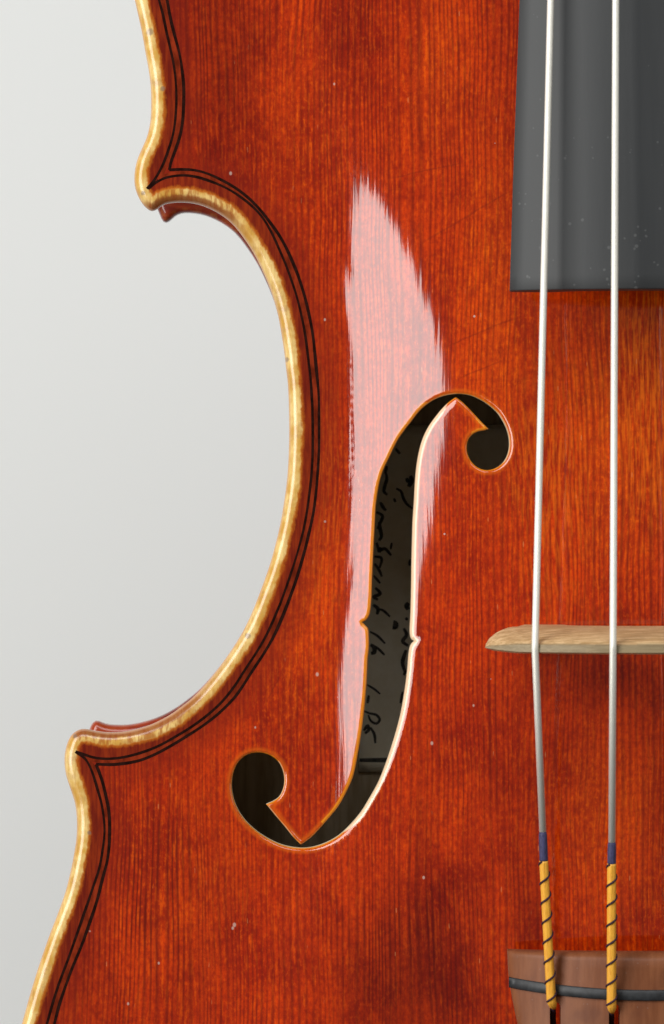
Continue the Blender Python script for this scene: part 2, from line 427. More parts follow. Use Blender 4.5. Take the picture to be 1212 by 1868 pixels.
class Dist:
    def __init__(s, loops):
        s.P, s.N, s.Q = [], [], []
        for L in loops:
            for i in range(len(L)):
                s.P.append(L[i]); s.N.append(L[(i + 1) % len(L)]); s.Q.append(L[i - 1])
        s.kd = KDTree(len(s.P))
        for i, p in enumerate(s.P):
            s.kd.insert((p[0], p[1], 0), i)
        s.kd.balance()
        s.P, s.N, s.Q = np.array(s.P), np.array(s.N), np.array(s.Q)
    def __call__(s, pts):
        idx = np.array([s.kd.find((p[0], p[1], 0))[1] for p in pts])
        best = np.full(len(pts), 1e9); near = np.zeros((len(pts), 2))
        for B in (s.N[idx], s.Q[idx]):
            A = s.P[idx]
            ab = B - A
            t = np.clip(((pts - A) * ab).sum(1) / np.maximum((ab ** 2).sum(1), 1e-9), 0, 1)
            c = A + ab * t[:, None]
            d = np.linalg.norm(pts - c, axis=1)
            k = d < best
            best[k] = d[k]; near[k] = c[k]
        g = pts - near
        n = np.maximum(np.linalg.norm(g, axis=1), 1e-6)
        return best, g / n[:, None]

def sstep(t):
    t = np.clip(t, 0, 1)
    return t * t * (3 - 2 * t)
def dsstep(t):
    return np.where((t > 0) & (t < 1), 6 * t * (1 - t), 0)

RIM, CH = 19.0, 4.0
EDIST = Dist([full])
def height(pts, holes=None, bevel=True):
    """height in px and gradient (d/dcol, d/drow) of the top surface"""
    pts = np.asarray(pts, float)
    x = pts[:, 0].copy()
    mir = x > CENTRE
    x[mir] = 2 * CENTRE - x[mir]
    y = pts[:, 1]
    a = bil(ARCH, x, y); ax = bil(ADX, x, y); ay = bil(ADY, x, y)
    ax = np.where(mir, -ax, ax)
    d, g = EDIST(pts)
    t = (d - 42.0) / 75.0
    c = sstep(t); dc = dsstep(t) / 75.0
    z = a * c
    gx = ax * c + a * dc * g[:, 0]
    gy = ay * c + a * dc * g[:, 1]
    # rounded rim and hollow channel
    r = np.clip(RIM - d, 0, RIM - 0.02)
    zr = np.sqrt(RIM ** 2 - r ** 2) - RIM
    dr = np.where(d < RIM, r / np.sqrt(RIM ** 2 - r ** 2), 0)
    t2 = (d - RIM) / 30.0
    zr = zr - CH * sstep(t2); dr = dr - CH * dsstep(t2) / 30.0
    t3 = (d - 60.0) / 90.0
    zr = zr + CH * sstep(t3); dr = dr + CH * dsstep(t3) / 90.0
    z += zr; gx += dr * g[:, 0]; gy += dr * g[:, 1]
    fd = np.full(len(pts), 999.0)
    cut = np.zeros(len(pts))
    if holes is not None:
        fd, fg = holes(pts)
        if bevel:
            R = 6.0
            r = np.clip(R - fd, 0, R - 0.05)
            zz = np.sqrt(R ** 2 - r ** 2) - R
            dd = np.where(fd < R, r / np.sqrt(R ** 2 - r ** 2), 0)
            # gentle roll-over beyond the sharp arris
            cut = np.clip((fg[:, 0] * 0.85 - 0.05) / 0.6, 0, 1)
            cut = cut * (0.89 + 0.11 * sstep((850 - x) / 30) * sstep((x - 545) / 50))
            cut = np.where((x > 700) & (x < 800) & (np.abs(y - 1170) < 22), 1.0, cut)
            low = cut * (1 - 0.75 * sstep((y - 1330) / 120))
            t4 = fd / 12.0
            zz = zz - 0.9 * low * (1 - sstep(t4)); dd = dd + 0.9 * low * dsstep(t4) / 12.0
            z += zz; gx += dd * fg[:, 0]; gy += dd * fg[:, 1]
    return z, gx, gy, d, g, fd, cut

def unproject(P, lift=0.0):
    """photograph column/row of something lying on the plate -> plate column/row"""
    P = np.array(P, float)
    Q = P.copy()
    for _ in range(2):
        z = height(Q)[0] / 100.0 + lift
        k = 1 - z / D
        Q = np.stack([606 + (P[:, 0] - 606) * k, 934 + (P[:, 1] - 934) * k], 1)
    return Q

# ---------------------------------------------------------------- sound hole outline
F_SEG = [
    # left side of the stem, upward, over the top and round the upper eye
    [(671.3, 1200), (673.2, 1187), (673.3, 1160), (671.5, 1146), (667, 1141), (661.5, 1135)],
    [(661.5, 1135), (668, 1131.5), (674, 1122), (677.5, 1100), (679.4, 1055), (681.6, 1006), (683.8, 965), (687.2, 912), (696.7, 865), (711, 833), (727, 801), (748, 772), (769, 746), (790, 730), (809, 722), (825, 718.8), (842, 718.3), (859, 721), (877.5, 729), (893, 739), (906.5, 751), (917, 766), (925, 783), (929, 799), (929.3, 817), (925, 833), (916, 846), (904, 854), (888, 857.4), (874, 853.5), (861, 842.5), (853.6, 828), (852.3, 812), (856, 800), (864, 791.5), (875, 786.5), (884, 785), (892, 782.5)],
    [(892, 782.5), (884.5, 775), (877.5, 768), (867, 756.5), (856, 744.8), (845, 734), (832, 724.2)],
    [(832, 724.2), (822, 731), (809, 743), (795.7, 759), (782.5, 777.6), (772, 799), (765, 822.5), (760, 851.5), (757.4, 880.5), (755.4, 917.5), (753.2, 950), (752, 989.5), (751.2, 1022.5), (750.4, 1072), (749.2, 1121.5), (747.9, 1150), (748.6, 1160), (751, 1166.5), (756.5, 1169.6)],
    [(756.5, 1169.6), (752.0, 1173.2), (748.3, 1180), (745.8, 1193), (743.6, 1220), (738.6, 1259.4), (730.4, 1305.6), (716.8, 1355), (703.6, 1394.7), (690.4, 1427.7), (674, 1457.4), (657.4, 1484), (637.6, 1507), (618, 1525), (598, 1536.6), (578, 1544), (558.4, 1547.3), (538.6, 1546.8), (515.5, 1542), (492.4, 1532), (469, 1517), (449.5, 1499), (436, 1480.5), (426.4, 1457.4), (423, 1434), (425.7, 1411), (434.7, 1391), (449.5, 1378), (469, 1373), (489, 1376.4), (505.6, 1387), (515.8, 1404.6), (518.8, 1424), (516, 1441), (508.5, 1455), (497.5, 1462.5), (485.8, 1467.5)],
    [(485.8, 1467.5), (493, 1476), (502, 1487), (519, 1507), (536, 1528), (549.5, 1541.3)],
    [(549.5, 1541.3), (568, 1527.5), (585, 1510), (604.6, 1487.5), (618, 1470.6), (631, 1447.5), (644, 1418), (654, 1371.6), (662.6, 1315.5), (669, 1249.5), (671.3, 1200)],
]
fpts = []
for seg in F_SEG:
    fpts.extend(spline(seg, 3.5)[:-1])
FH = unproject(fpts)
FH2 = np.stack([2 * CENTRE - FH[::-1, 0], FH[::-1, 1]], 1)
FDIST = Dist([FH, FH2])

def inside(poly, pts):
    x, y = pts[:, 0], pts[:, 1]
    c = np.zeros(len(pts), bool)
    n = len(poly)
    for i in range(n):
        x1, y1 = poly[i]; x2, y2 = poly[(i + 1) % n]
        if y1 == y2:
            continue
        k = (y1 > y) != (y2 > y)
        c ^= k & (x < (x2 - x1) * (y - y1) / (y2 - y1) + x1)
    return c

# ---------------------------------------------------------------- mesh helpers
def link(o, parent=None):
    scene.collection.objects.link(o)
    if parent is not None:
        o.parent = parent
    return o

def mesh_obj(name, verts, faces, mat, parent=None, smooth=True, normals=None, attrs=None):
    me = bpy.data.meshes.new(name)
    me.from_pydata([V(*v) for v in verts], [], faces)
    me.update()
    if attrs:
        for k, arr in attrs.items():
            at = me.attributes.new(k, 'FLOAT', 'POINT')
            at.data.foreach_set('value', np.asarray(arr, np.float32))
    if smooth:
        me.polygons.foreach_set('use_smooth', [True] * len(me.polygons))
    if normals is not None:
        me.normals_split_custom_set_from_vertices([V(*n) for n in normals])
    me.materials.append(mat)
    return link(bpy.data.objects.new(name, me), parent)

def cdt(loops, interior):
    pts = []; edges = []
    for L in loops:
        b = len(pts)
        pts.extend([Vector((p[0], p[1])) for p in L])
        edges.extend([(b + i, b + (i + 1) % len(L)) for i in range(len(L))])
    pts.extend([Vector((p[0], p[1])) for p in interior])
    v, e, f, _, _, _ = delaunay_2d_cdt(pts, edges, [], 0, 1e-4)
    P = np.array([(p[0], p[1]) for p in v])
    F = np.array([t for t in f if len(t) == 3])
    C = P[F].mean(1)
    keep = inside(loops[0], C)
    for L in loops[1:]:
        keep &= ~inside(L, C)
    F = F[keep]
    # same winding
    a, b, c = P[F[:, 0]], P[F[:, 1]], P[F[:, 2]]
    ar = (b[:, 0] - a[:, 0]) * (c[:, 1] - a[:, 1]) - (b[:, 1] - a[:, 1]) * (c[:, 0] - a[:, 0])
    F[ar < 0] = F[ar < 0][:, ::-1]
    return P, F[np.abs(ar) > 1e-5]

def boundary_loops(F):
    E = {}
    for t in F:
        for i in range(3):
            E[(t[i], t[(i + 1) % 3])] = 1
    return [(a, b) for (a, b) in E if (b, a) not in E]

def rings(loop, dists, distfn, sign, others=None):
    """points at fixed distances inward from a loop (kept only where they really are that far away)"""
    n = len(loop)
    tan = np.roll(loop, -1, 0) - np.roll(loop, 1, 0)
    tan /= np.maximum(np.linalg.norm(tan, axis=1), 1e-6)[:, None]
    nor = np.stack([-tan[:, 1], tan[:, 0]], 1) * sign
    out = []
    for d in dists:
        Q = loop + nor * d
        dd, _ = distfn(Q)
        out.append(Q[np.abs(dd - d) < 0.12 * d + 0.05])
    return out

def orient(loop):
    x, y = loop[:, 0], loop[:, 1]
    return 1 if (x * np.roll(y, -1) - np.roll(x, -1) * y).sum() > 0 else -1

# ---------------------------------------------------------------- the violin root
violin = bpy.data.objects.new('violin', None)
violin['label'] = 'violin with glossy red orange varnish, worn golden rim, black fingerboard and wound strings'
violin['category'] = 'violin'
link(violin)

# ---- top plate
so = orient(OUTLINE); sf = orient(FH)
rim_rings = rings(OUTLINE, [0.35, 1.2, 2.6, 4.5, 7.0, 10.0, 13.5, 17.0, 21.0, 26.0, 32.0, 39.0, 47.0], EDIST, so)
hole_rings = rings(FH, [0.3, 1.0, 2.2, 3.8, 5.6, 7.5, 9.5, 13.0, 18.0, 24.0], FDIST, -sf)
hole_rings2 = rings(FH2[::2], [3.0, 8.0, 16.0], FDIST, -orient(FH2))
rr = np.vstack(rim_rings + hole_rings + hole_rings2)
rr = rr[inside(full, rr) & ~inside(FH, rr) & ~inside(FH2, rr)]
rd, _ = EDIST(rr)
# grid points
gx1, gy1 = np.meshgrid(np.arange(-40, 1290, 8.0), np.arange(-60, 1930, 8.0))
gx1[::2] += 4
g1 = np.stack([gx1.ravel(), gy1.ravel()], 1)
gx2, gy2 = np.meshgrid(np.arange(-80, 2460, 30.0), np.arange(-1160, 3050, 30.0))
g2 = np.stack([gx2.ravel(), gy2.ravel()], 1)
g2 = g2[~((g2[:, 0] > -52) & (g2[:, 0] < 1300) & (g2[:, 1] > -72) & (g2[:, 1] < 1940))]
gg = np.vstack([g1, g2])
gg = gg[inside(full, gg) & ~inside(FH, gg) & ~inside(FH2, gg)]
gd, _ = EDIST(gg); gf, _ = FDIST(gg)
gg = gg[(gd > 50) & (gf > 27)]
P, F = cdt([OUTLINE, FH, FH2], np.vstack([rr, gg]))
z, gx, gy, d, g, fd, cut = height(P, FDIST)
d = np.where(d < 0.2, 0.0, d)

def to_local(P, z):
    return np.stack([(P[:, 0] - 606) / 100, (934 - P[:, 1]) / 100, np.asarray(z) / 100], 1)
nrm = np.stack([-gx, gy, np.ones(len(P))], 1)
nrm /= np.linalg.norm(nrm, axis=1)[:, None]
# true lie of the rim direction: how far it runs across the grain
cross = np.abs(g[:, 1])
top_v = to_local(P, z)
tri_top = F[:, ::-1]          # rows grow downward, so flip
n0 = len(P)
zb = np.where(d < 60, -38.0, np.minimum(height(P)[0] - 30.0, 1e9))
zb = np.where(d < 60, -38 + np.clip((9 - d) / 9, 0, 1) ** 2 * 9, np.maximum(zb, -38))
bot_v = to_local(P, zb)
bn = np.zeros((n0, 3)); bn[:, 2] = -1
# walls (rim side and hole sides)
be = boundary_loops(F)
bset = sorted({a for e in be for a in e})
bi = {a: i for i, a in enumerate(bset)}
out_dir = -g[bset]
isrim = d[bset] < 1.0
_, fgv = FDIST(P[bset] + 0)
holeC = np.zeros((len(bset), 2))
# outward (away from the wood) normals at the boundary from edge directions
for a, b in be:
    t = P[b] - P[a]
    nn = np.array([t[1], -t[0]]); nn /= max(np.linalg.norm(nn), 1e-9)
    holeC[bi[a]] += nn; holeC[bi[b]] += nn
holeC /= np.maximum(np.linalg.norm(holeC, axis=1), 1e-9)[:, None]
wn = np.stack([holeC[:, 0], -holeC[:, 1], np.zeros(len(bset))], 1)
# a boundary vertex of the top uses the sideways normal, blended a little upward
nrm[bset] = wn * 0.97 + np.array([0, 0, 0.24])
nrm[bset] /= np.linalg.norm(nrm[bset], axis=1)[:, None]
w_top = top_v[bset]
zr_bot = np.where(isrim, -0.29, w_top[:, 2] - 0.26)
w_bot = np.stack([w_top[:, 0], w_top[:, 1], zr_bot], 1)
wallbase = 2 * n0
faces = [tuple(t) for t in tri_top.tolist()]
faces += [tuple(n0 + i for i in t[::-1]) for t in tri_top.tolist()]
m0 = len(bset)
for a, b in be:
    i, j = bi[a], bi[b]
    faces.append((wallbase + i, wallbase + j, wallbase + m0 + j, wallbase + m0 + i))
    faces.append((wallbase + m0 + i, wallbase + m0 + j, n0 + b, n0 + a))
verts = np.vstack([top_v, bot_v, w_top, w_bot])
norms = np.vstack([nrm, bn, wn, wn])
e_d = np.concatenate([d, np.full(n0, 0.0), np.where(isrim, 0.0, d[bset]), np.where(isrim, 0.0, d[bset])])
h_d = np.concatenate([fd, np.full(n0, 999.0), fd[bset], fd[bset]])
cu = np.concatenate([cut, np.zeros(n0), cut[bset], cut[bset]])
ba = np.concatenate([np.zeros(n0), np.where(d < 25, 0.0, 1.0), np.where(isrim, 0.0, 1.0), np.where(isrim, 0.0, 1.0)])
stem_left = (g is not None) & (P[:, 1] > 735) & (P[:, 1] < 1500) & (P[:, 0] < 800) & (P[:, 0] > 545)
ar0 = np.where(stem_left, 6.0, 1.8)
ar0 = np.where((np.hypot(P[:, 0] - 878, P[:, 1] - 782) < 22) & (P[:, 0] < 893), 5.0, ar0)
ar_ = np.concatenate([ar0, ar0 * 0, ar0[bset], ar0[bset]])
cr = np.concatenate([cross, cross, cross[bset], cross[bset]])
top_plate = mesh_obj('top_plate', verts.tolist(), faces, MAT_TOP, violin, True, norms.tolist(),
                     {'edge_distance': e_d, 'hole_distance': h_d, 'cut_wood': cu, 'arris': ar_, 'bare_wood': ba, 'edge_cross': cr})

# ---- purfling: two black strips with a maple strip between, let into the channel
def on_plate(P, lift):
    P = np.asarray(P, float)
    z, gx, gy, *_ = height(P)
    n = np.stack([-gx, gy, np.ones(len(P))], 1)
    n /= np.linalg.norm(n, axis=1)[:, None]
    return to_local(P, z + lift), n

def ribbon(name, line, w0, lift, mat, parent, taper=True, jitter=0.0):
    L = np.asarray(line, float)
    tan = np.gradient(L, axis=0)
    tan /= np.maximum(np.linalg.norm(tan, axis=1), 1e-6)[:, None]
    nor = np.stack([-tan[:, 1], tan[:, 0]], 1)
    rs = np.random.RandomState(len(L))
    w = np.full(len(L), float(w0)) if np.isscalar(w0) else np.asarray(w0)
    jt = np.convolve(rs.normal(0, jitter, len(L) + 14), np.hanning(17)[1:-1] / np.hanning(17).sum(), 'valid')[:len(L)] if jitter else 0
    A = L + nor * (w / 2 + jt)[:, None]; B = L - nor * (w / 2)[:, None]
    a, na = on_plate(A, lift); b, nb = on_plate(B, lift)
    a2, _ = on_plate(A, -3.0); b2, _ = on_plate(B, -3.0)
    n = len(L)
    vs = np.vstack([a, b, a2, b2])
    fs = []
    for i in range(n - 1):
        fs.append((i, i + 1, n + i + 1, n + i))
        fs.append((i, 2 * n + i, 2 * n + i + 1, i + 1))
        fs.append((n + i + 1, 3 * n + i + 1, 3 * n + i, n + i))
    nn = np.vstack([na, nb, na, nb])
    # make the top faces look outward
    p0, p1, p2 = vs[0], vs[1], vs[n]
    if np.cross(p1 - p0, p2 - p0)[2] < 0:
        fs = [f[::-1] for f in fs]
    return mesh_obj(name, vs.tolist(), fs, mat, parent, True, nn.tolist())

PU_O = [(290.3, 0), (297.8, 27), (304, 57), (310, 84), (316.3, 114), (320.5, 148.5), (321.8, 183), (320, 218), (315.8, 245), (309, 270), (300, 294.5), (289, 317), (279, 332), (268, 344)]
PU_I = [(305, 0), (310, 27), (317.6, 59), (325, 89), (331, 119), (335, 148.5), (335.6, 183), (333.7, 218), (328.7, 247.5), (321, 272), (312.6, 294.5), (309, 310)]
PC_I = [(309, 310), (328.7, 309), (353.5, 310.5), (378, 317), (405.4, 329), (432.7, 345), (455, 362.6), (474.8, 383), (491, 403), (507.5, 426), (523.8, 455), (538.6, 488), (551, 524), (561, 560), (569.0, 600), (574.5, 642.6), (578.7, 684.7), (581, 721.8), (582, 771), (581, 840), (578, 882), (573, 926.6), (564.8, 968.7), (555.7, 1006), (544.6, 1045.4), (531, 1085), (516, 1124.7), (500.3, 1159.3), (480, 1194), (457, 1229), (430, 1270), (422, 1279), (393.5, 1306), (357, 1332.4), (317.6, 1357), (284.6, 1375), (251.6, 1388), (212, 1394.5), (175.7, 1394)]
PC_O = [(270, 344), (284, 333), (299, 325.5), (319, 321), (338.6, 320), (361, 323), (388, 332), (413, 343.5), (435, 356.4), (460, 376), (479.7, 398), (496, 425), (511.4, 459), (526, 495), (538.6, 532), (548.5, 569), (557, 611), (563.4, 660), (568.3, 709.4), (570.6, 759), (570.3, 835), (567, 880), (562, 920), (554.5, 963.8), (544.6, 1001), (533.5, 1038), (521, 1075), (505, 1117), (488, 1155), (468, 1190), (444.4, 1226), (430, 1249), (403.4, 1282), (364, 1316), (317.6, 1345.6), (278, 1366), (238.4, 1378.6), (202, 1384), (172.4, 1382), (138, 1371)]
PL_O = [(138, 1371), (156, 1385), (168, 1408), (178.5, 1440), (186.5, 1472), (190.6, 1509), (188, 1546), (180.7, 1586), (168.3, 1623), (153.5, 1668), (138.6, 1710), (123.8, 1752), (106.4, 1799), (86, 1868)]
PL_I = [(175.7, 1394), (185.0, 1419), (192.5, 1447), (198.8, 1478), (200.5, 1521.7), (196.8, 1563.8), (188, 1601), (175.7, 1648), (161, 1692), (146, 1732), (128.7, 1774), (113.9, 1816), (99, 1868)]
def ext_off(ext, off):
    e = spline(ext, 20.0)
    t = np.gradient(e, axis=0); t /= np.linalg.norm(t, axis=1)[:, None]
    n = np.stack([-t[:, 1], t[:, 0]], 1)
    c = e + n * off
    return c if inside(full, c[len(c) // 2:len(c) // 2 + 1])[0] else e - n * off
def pur(ext_pts, off):
    return [tuple(p) for p in ext_off(ext_pts, off)[::3]]
PU_O = pur(TOP_EXT[1:] , 46)[:-1] + PU_O
PU_I = pur(TOP_EXT[1:], 60)[:-1] + PU_I
PL_O = PL_O + pur(BOT_EXT[:-1], 46)[1:]
PL_I = PL_I + pur(BOT_EXT[:-1], 60)[1:]

def eqres(P, n):
    s = np.concatenate([[0], np.cumsum(np.linalg.norm(np.diff(P, axis=0), axis=1))])
    t = np.linspace(0, s[-1], n)
    return np.stack([np.interp(t, s, P[:, 0]), np.interp(t, s, P[:, 1])], 1)
for mirror in (False, True):
    for (o_, i_) in ((PU_O, PU_I), (PC_O, PC_I), (PL_O, PL_I)):
        lo = spline(unproject(o_), 5.0); li = spline(unproject(i_), 5.0)
        n = max(len(lo), len(li))
        mo, mi = eqres(lo, n), eqres(li, n)
        mid = (mo + mi) / 2
        gap = np.clip(np.linalg.norm(mo - mi, axis=1) - 4.5, 1.5, 9.0)
        if mirror:
            mid = mid * [-1, 1] + [2 * CENTRE, 0]; lo = lo * [-1, 1] + [2 * CENTRE, 0]; li = li * [-1, 1] + [2 * CENTRE, 0]
        pf = ribbon('purfling', mid, gap, 0.15, MAT_MAPLE_INLAY, violin)
        ribbon('black_strip', lo, 4.7, 0.35, MAT_BLACK, pf, jitter=1.0)
        ribbon('black_strip', li, 5.4, 0.40, MAT_BLACK, pf, jitter=1.3)

# ---- ribs and back plate
BACK_DEPTH = -3.55
def back_outline():
    L = [tuple(p) for p in left]
    P = left.copy()
    # the back's corners are a little shorter than those of the top
    for (cx, cy, rad, dx, dy) in ((262, 352, 75, 26, 5), (128, 1352, 60, 22, -4)):
        r = np.hypot(P[:, 0] - cx, P[:, 1] - cy)
        w = np.clip(1 - r / rad, 0, 1)[:, None]
        w = w * w * (3 - 2 * w)
        P = P + w * np.array([dx, dy])
    f2 = np.vstack([P, np.stack([2 * CENTRE - P[::-1, 0], P[::-1, 1]], 1)[1:-1]])
    return smooth_closed(f2, 4)
BO = back_outline()
BOr = resample(BO, lambda p: 6.0 if in_view(p) else 20.0)
BD = Dist([BO])
br = np.vstack(rings(BOr, [0.8, 2.5, 5.0, 9.0, 14.0, 20.0, 30.0, 45.0], BD, orient(BOr)))
br = br[inside(BO, br)]
bgx, bgy = np.meshgrid(np.arange(-80, 2460, 26.0), np.arange(-1160, 3050, 26.0))
bg = np.stack([bgx.ravel(), bgy.ravel()], 1)
bg = bg[inside(BO, bg)]
bg = bg[BD(bg)[0] > 52]
BP, BF = cdt([BOr], np.vstack([br, bg]))
bd, bgr = BD(BP)
xm = np.where(BP[:, 0] > CENTRE, 2 * CENTRE - BP[:, 0], BP[:, 0])
barch = bil(ARCH, xm, BP[:, 1]) * sstep((bd - 45) / 90)
r = np.clip(17 - bd, 0, 17)
zi = BACK_DEPTH * 100 - (17 - np.sqrt(np.maximum(17 ** 2 - r ** 2, 0)))        # inner face (seen) with rounded rim
zi = zi - barch * 0.85
zo = BACK_DEPTH * 100 - 36 - barch * 0.9
nb_ = len(BP)
bv = np.vstack([to_local(BP, zi), to_local(BP, zo)])
bf = [tuple(t) for t in BF[:, ::-1].tolist()] + [tuple(nb_ + i for i in t) for t in BF.tolist()]
for a, b in boundary_loops(BF):
    bf.append((a, b, nb_ + b, nb_ + a))
bare = np.concatenate([np.where(bd > 40, 1.0, 0.0), np.zeros(nb_)])
mesh_obj('back_plate', bv.tolist(), bf, MAT_BACK, violin, True, None, {'edge_distance': np.concatenate([bd, bd * 0 + 50]), 'bare_wood': bare})

# ribs: a thin band standing between the plates
RO = resample(BO, lambda p: 8.0 if in_view(p) else 20.0)
tan = np.roll(RO, -1, 0) - np.roll(RO, 1, 0); tan /= np.linalg.norm(tan, axis=1)[:, None]
nor = np.stack([-tan[:, 1], tan[:, 0]], 1) * orient(RO)
rib_out = RO + nor * 27; rib_in = RO + nor * 39
dd, _ = BD(rib_out); ok = dd > 25
dd2, _ = BD(rib_in); ok &= dd2 > 36
rib_out, rib_in = rib_out[ok], rib_in[ok]
nr = len(rib_out)
rv = np.vstack([to_local(rib_out, np.full(nr, -36.0)), to_local(rib_out, np.full(nr, BACK_DEPTH * 100 - 2)),
                to_local(rib_in, np.full(nr, -36.0)), to_local(rib_in, np.full(nr, BACK_DEPTH * 100 - 2))])
rf = []
for i in range(nr):
    j = (i + 1) % nr
    rf.append((i, j, nr + j, nr + i))
    rf.append((2 * nr + j, 2 * nr + i, 3 * nr + i, 3 * nr + j))
mesh_obj('rib', rv.tolist(), rf, MAT_BACK, violin, True, None, {'edge_distance': np.full(4 * nr, 60.0), 'bare_wood': np.concatenate([np.zeros(2 * nr), np.ones(2 * nr)])})

# ---- paper label glued to the inside of the back, with ink writing
def at(col, row, zc):
    k = 1 - zc / D
    return ((col - 606) / 100 * k, (934 - row) / 100 * k, zc)
def deck(xc, yc):
    """inner face of the back under a point given in centimetres"""
    p = np.array([[xc * 100 + 606, 934 - yc * 100]])
    x_ = np.where(p[:, 0] > CENTRE, 2 * CENTRE - p[:, 0], p[:, 0])
    return float((BACK_DEPTH * 100 - 0.85 * bil(ARCH, x_, p[:, 1])[0]) / 100)
def paper_z(col, row):
    zc = -4.2
    for _ in range(3):
        q = at(col, row, zc)
        zc = deck(q[0], q[1]) + 0.06
    return zc
def paper_mat():
    m = Mat('aged_label_paper')
    x, y, z_ = m.pos()
    n = m.noise(m.comb(x, y, z_), 2.2, 5.0, 0.65)
    m.set('Base Color', m.mix(m.step(n, 0.3, 0.7), (0.84, 0.75, 0.56), (0.93, 0.86, 0.69)))
    m.set('Roughness', 0.9)
    m.set('Specular IOR Level', 0.1)
    return m.m
cols = np.linspace(655, 960, 18); rows = np.linspace(775, 1408, 34)
lv = []
for r_ in rows:
    for c_ in cols:
        lv.append(at(c_, r_, paper_z(c_, r_)))
nv = len(lv)
lv += [(a, b, c - 0.02) for a, b, c in lv]
lf = []
nc = len(cols)
for j in range(len(rows) - 1):
    for i in range(nc - 1):
        a = j * nc + i
        lf.append((a, a + nc, a + nc + 1, a + 1))
        lf.append((nv + a, nv + a + 1, nv + a + nc + 1, nv + a + nc))
for j in range(len(rows) - 1):
    a = j * nc; lf.append((a, nv + a, nv + a + nc, a + nc)); a += nc - 1; lf.append((a + nc, nv + a + nc, nv + a, a))
for i in range(nc - 1):
    lf.append((i, i + 1, nv + i + 1, nv + i)); a = (len(rows) - 1) * nc + i; lf.append((a + 1, a, nv + a, nv + a + 1))
paper = mesh_obj('paper_label', lv, lf, paper_mat(), violin, True)
STROKES = [
    ([(704, 862), (706, 873), (702, 888), (701, 897), (707, 903)], 5.5), ([(749, 868), (751, 875), (746, 888)], 8), ([(742, 872), (745, 880)], 6),
    ([(723, 891), (731.6, 896), (736.5, 909.5), (742.7, 919.4), (753, 928)], 4.6), ([(719, 909), (722, 916)], 4.5), ([(694, 916), (702, 929), (705, 931)], 5.5),
    ([(687, 934), (698, 941), (694, 954), (689, 965)], 5), ([(692, 952), (694, 966), (696, 979), (692, 986)], 6), ([(687, 990), (693, 1003), (702, 1001), (714, 1013)], 5.2), ([(693, 998), (692, 1008)], 7),
    ([(715, 990), (713, 1002)], 3.6), ([(683, 1015), (696, 1018), (693, 1036)], 4.5), ([(684, 1028), (693, 1042), (697, 1052)], 4.5), ([(682, 1050), (688, 1057), (694, 1064)], 4),
    ([(685, 1072), (694, 1083), (682, 1089), (690, 1094)], 5.5), ([(681, 1103), (690, 1111), (688, 1121)], 6), ([(690, 1111), (698, 1113), (712, 1125)], 4.2),
    ([(675, 1152), (689, 1160), (703, 1174)], 4), ([(676, 1176), (682, 1180), (683, 1190), (677, 1192)], 7), ([(683, 1178), (691, 1184), (702, 1195)], 4.2),
    ([(670, 1249), (683, 1257), (694, 1266)], 3.6), ([(673, 1268), (671, 1283)], 4.5), ([(664, 1297), (674, 1301), (688, 1305), (693, 1313), (687, 1320), (677, 1315), (672, 1304)], 4.2),
    ([(664, 1333), (671, 1324), (673, 1331), (666, 1338)], 5.5), ([(676, 1327), (683, 1339), (685, 1356)], 4.6),
    ([(746, 1100), (742, 1105), (745, 1112)], 8), ([(740, 1127), (744, 1131)], 5), ([(737, 1146), (742, 1158), (735, 1170), (745, 1178)], 6), ([(741, 1186), (735, 1208), (739, 1226)], 6.5),
    ([(741, 1222), (737, 1232)], 5), ([(735, 1262), (731, 1283)], 4.5), ([(750, 1020), (748, 1032)], 6), ([(722, 818), (730, 828)], 4.5), ([(706, 850), (703, 864)], 5), ([(775, 800), (768, 812)], 6),
    ([(800, 900), (806, 940), (798, 980)], 5), ([(790, 1050), (797, 1090), (788, 1130)], 5),
]
def ink(name, P, w, closed=False):
    P = spline(P, 2.5) if len(P) > 1 else np.array(P)
    tan = np.gradient(P, axis=0); tan /= np.maximum(np.linalg.norm(tan, axis=1), 1e-6)[:, None]
    nor = np.stack([-tan[:, 1], tan[:, 0]], 1)
    n = len(P)
    s = np.linspace(0, 1, n)
    ww = w * 0.5 * (0.65 + 0.35 * np.sin(s * math.pi))
    vs, fs = [], []
    for sgn in (1, -1):
        for k in range(n):
            q = P[k] + nor[k] * ww[k] * sgn
            vs.append(at(q[0], q[1], paper_z(q[0], q[1]) + 0.006))
    for k in range(n - 1):
        fs.append((k, k + 1, n + k + 1, n + k))
    return vs, fs
for P_, w_ in STROKES:
    vs, fs = ink('s', P_, w_ * 1.18)
    mesh_obj('ink_stroke', vs, fs, MAT_INK, paper, False)
c0 = (719, 1140)
ring = [at(c0[0] + 8.5 * math.cos(t), c0[1] + 8.5 * math.sin(t), paper_z(*c0) + 0.006) for t in np.linspace(0, 2 * math.pi, 20, endpoint=False)]
mesh_obj('ink_stroke', ring, [tuple(range(20))], MAT_INK, paper, False)
bv2, bf2 = ink('b', [(656, 1386.5), (800, 1386.5), (960, 1386.5)], 10)
mesh_obj('border_rule', bv2, bf2, MAT_INK, paper, False)

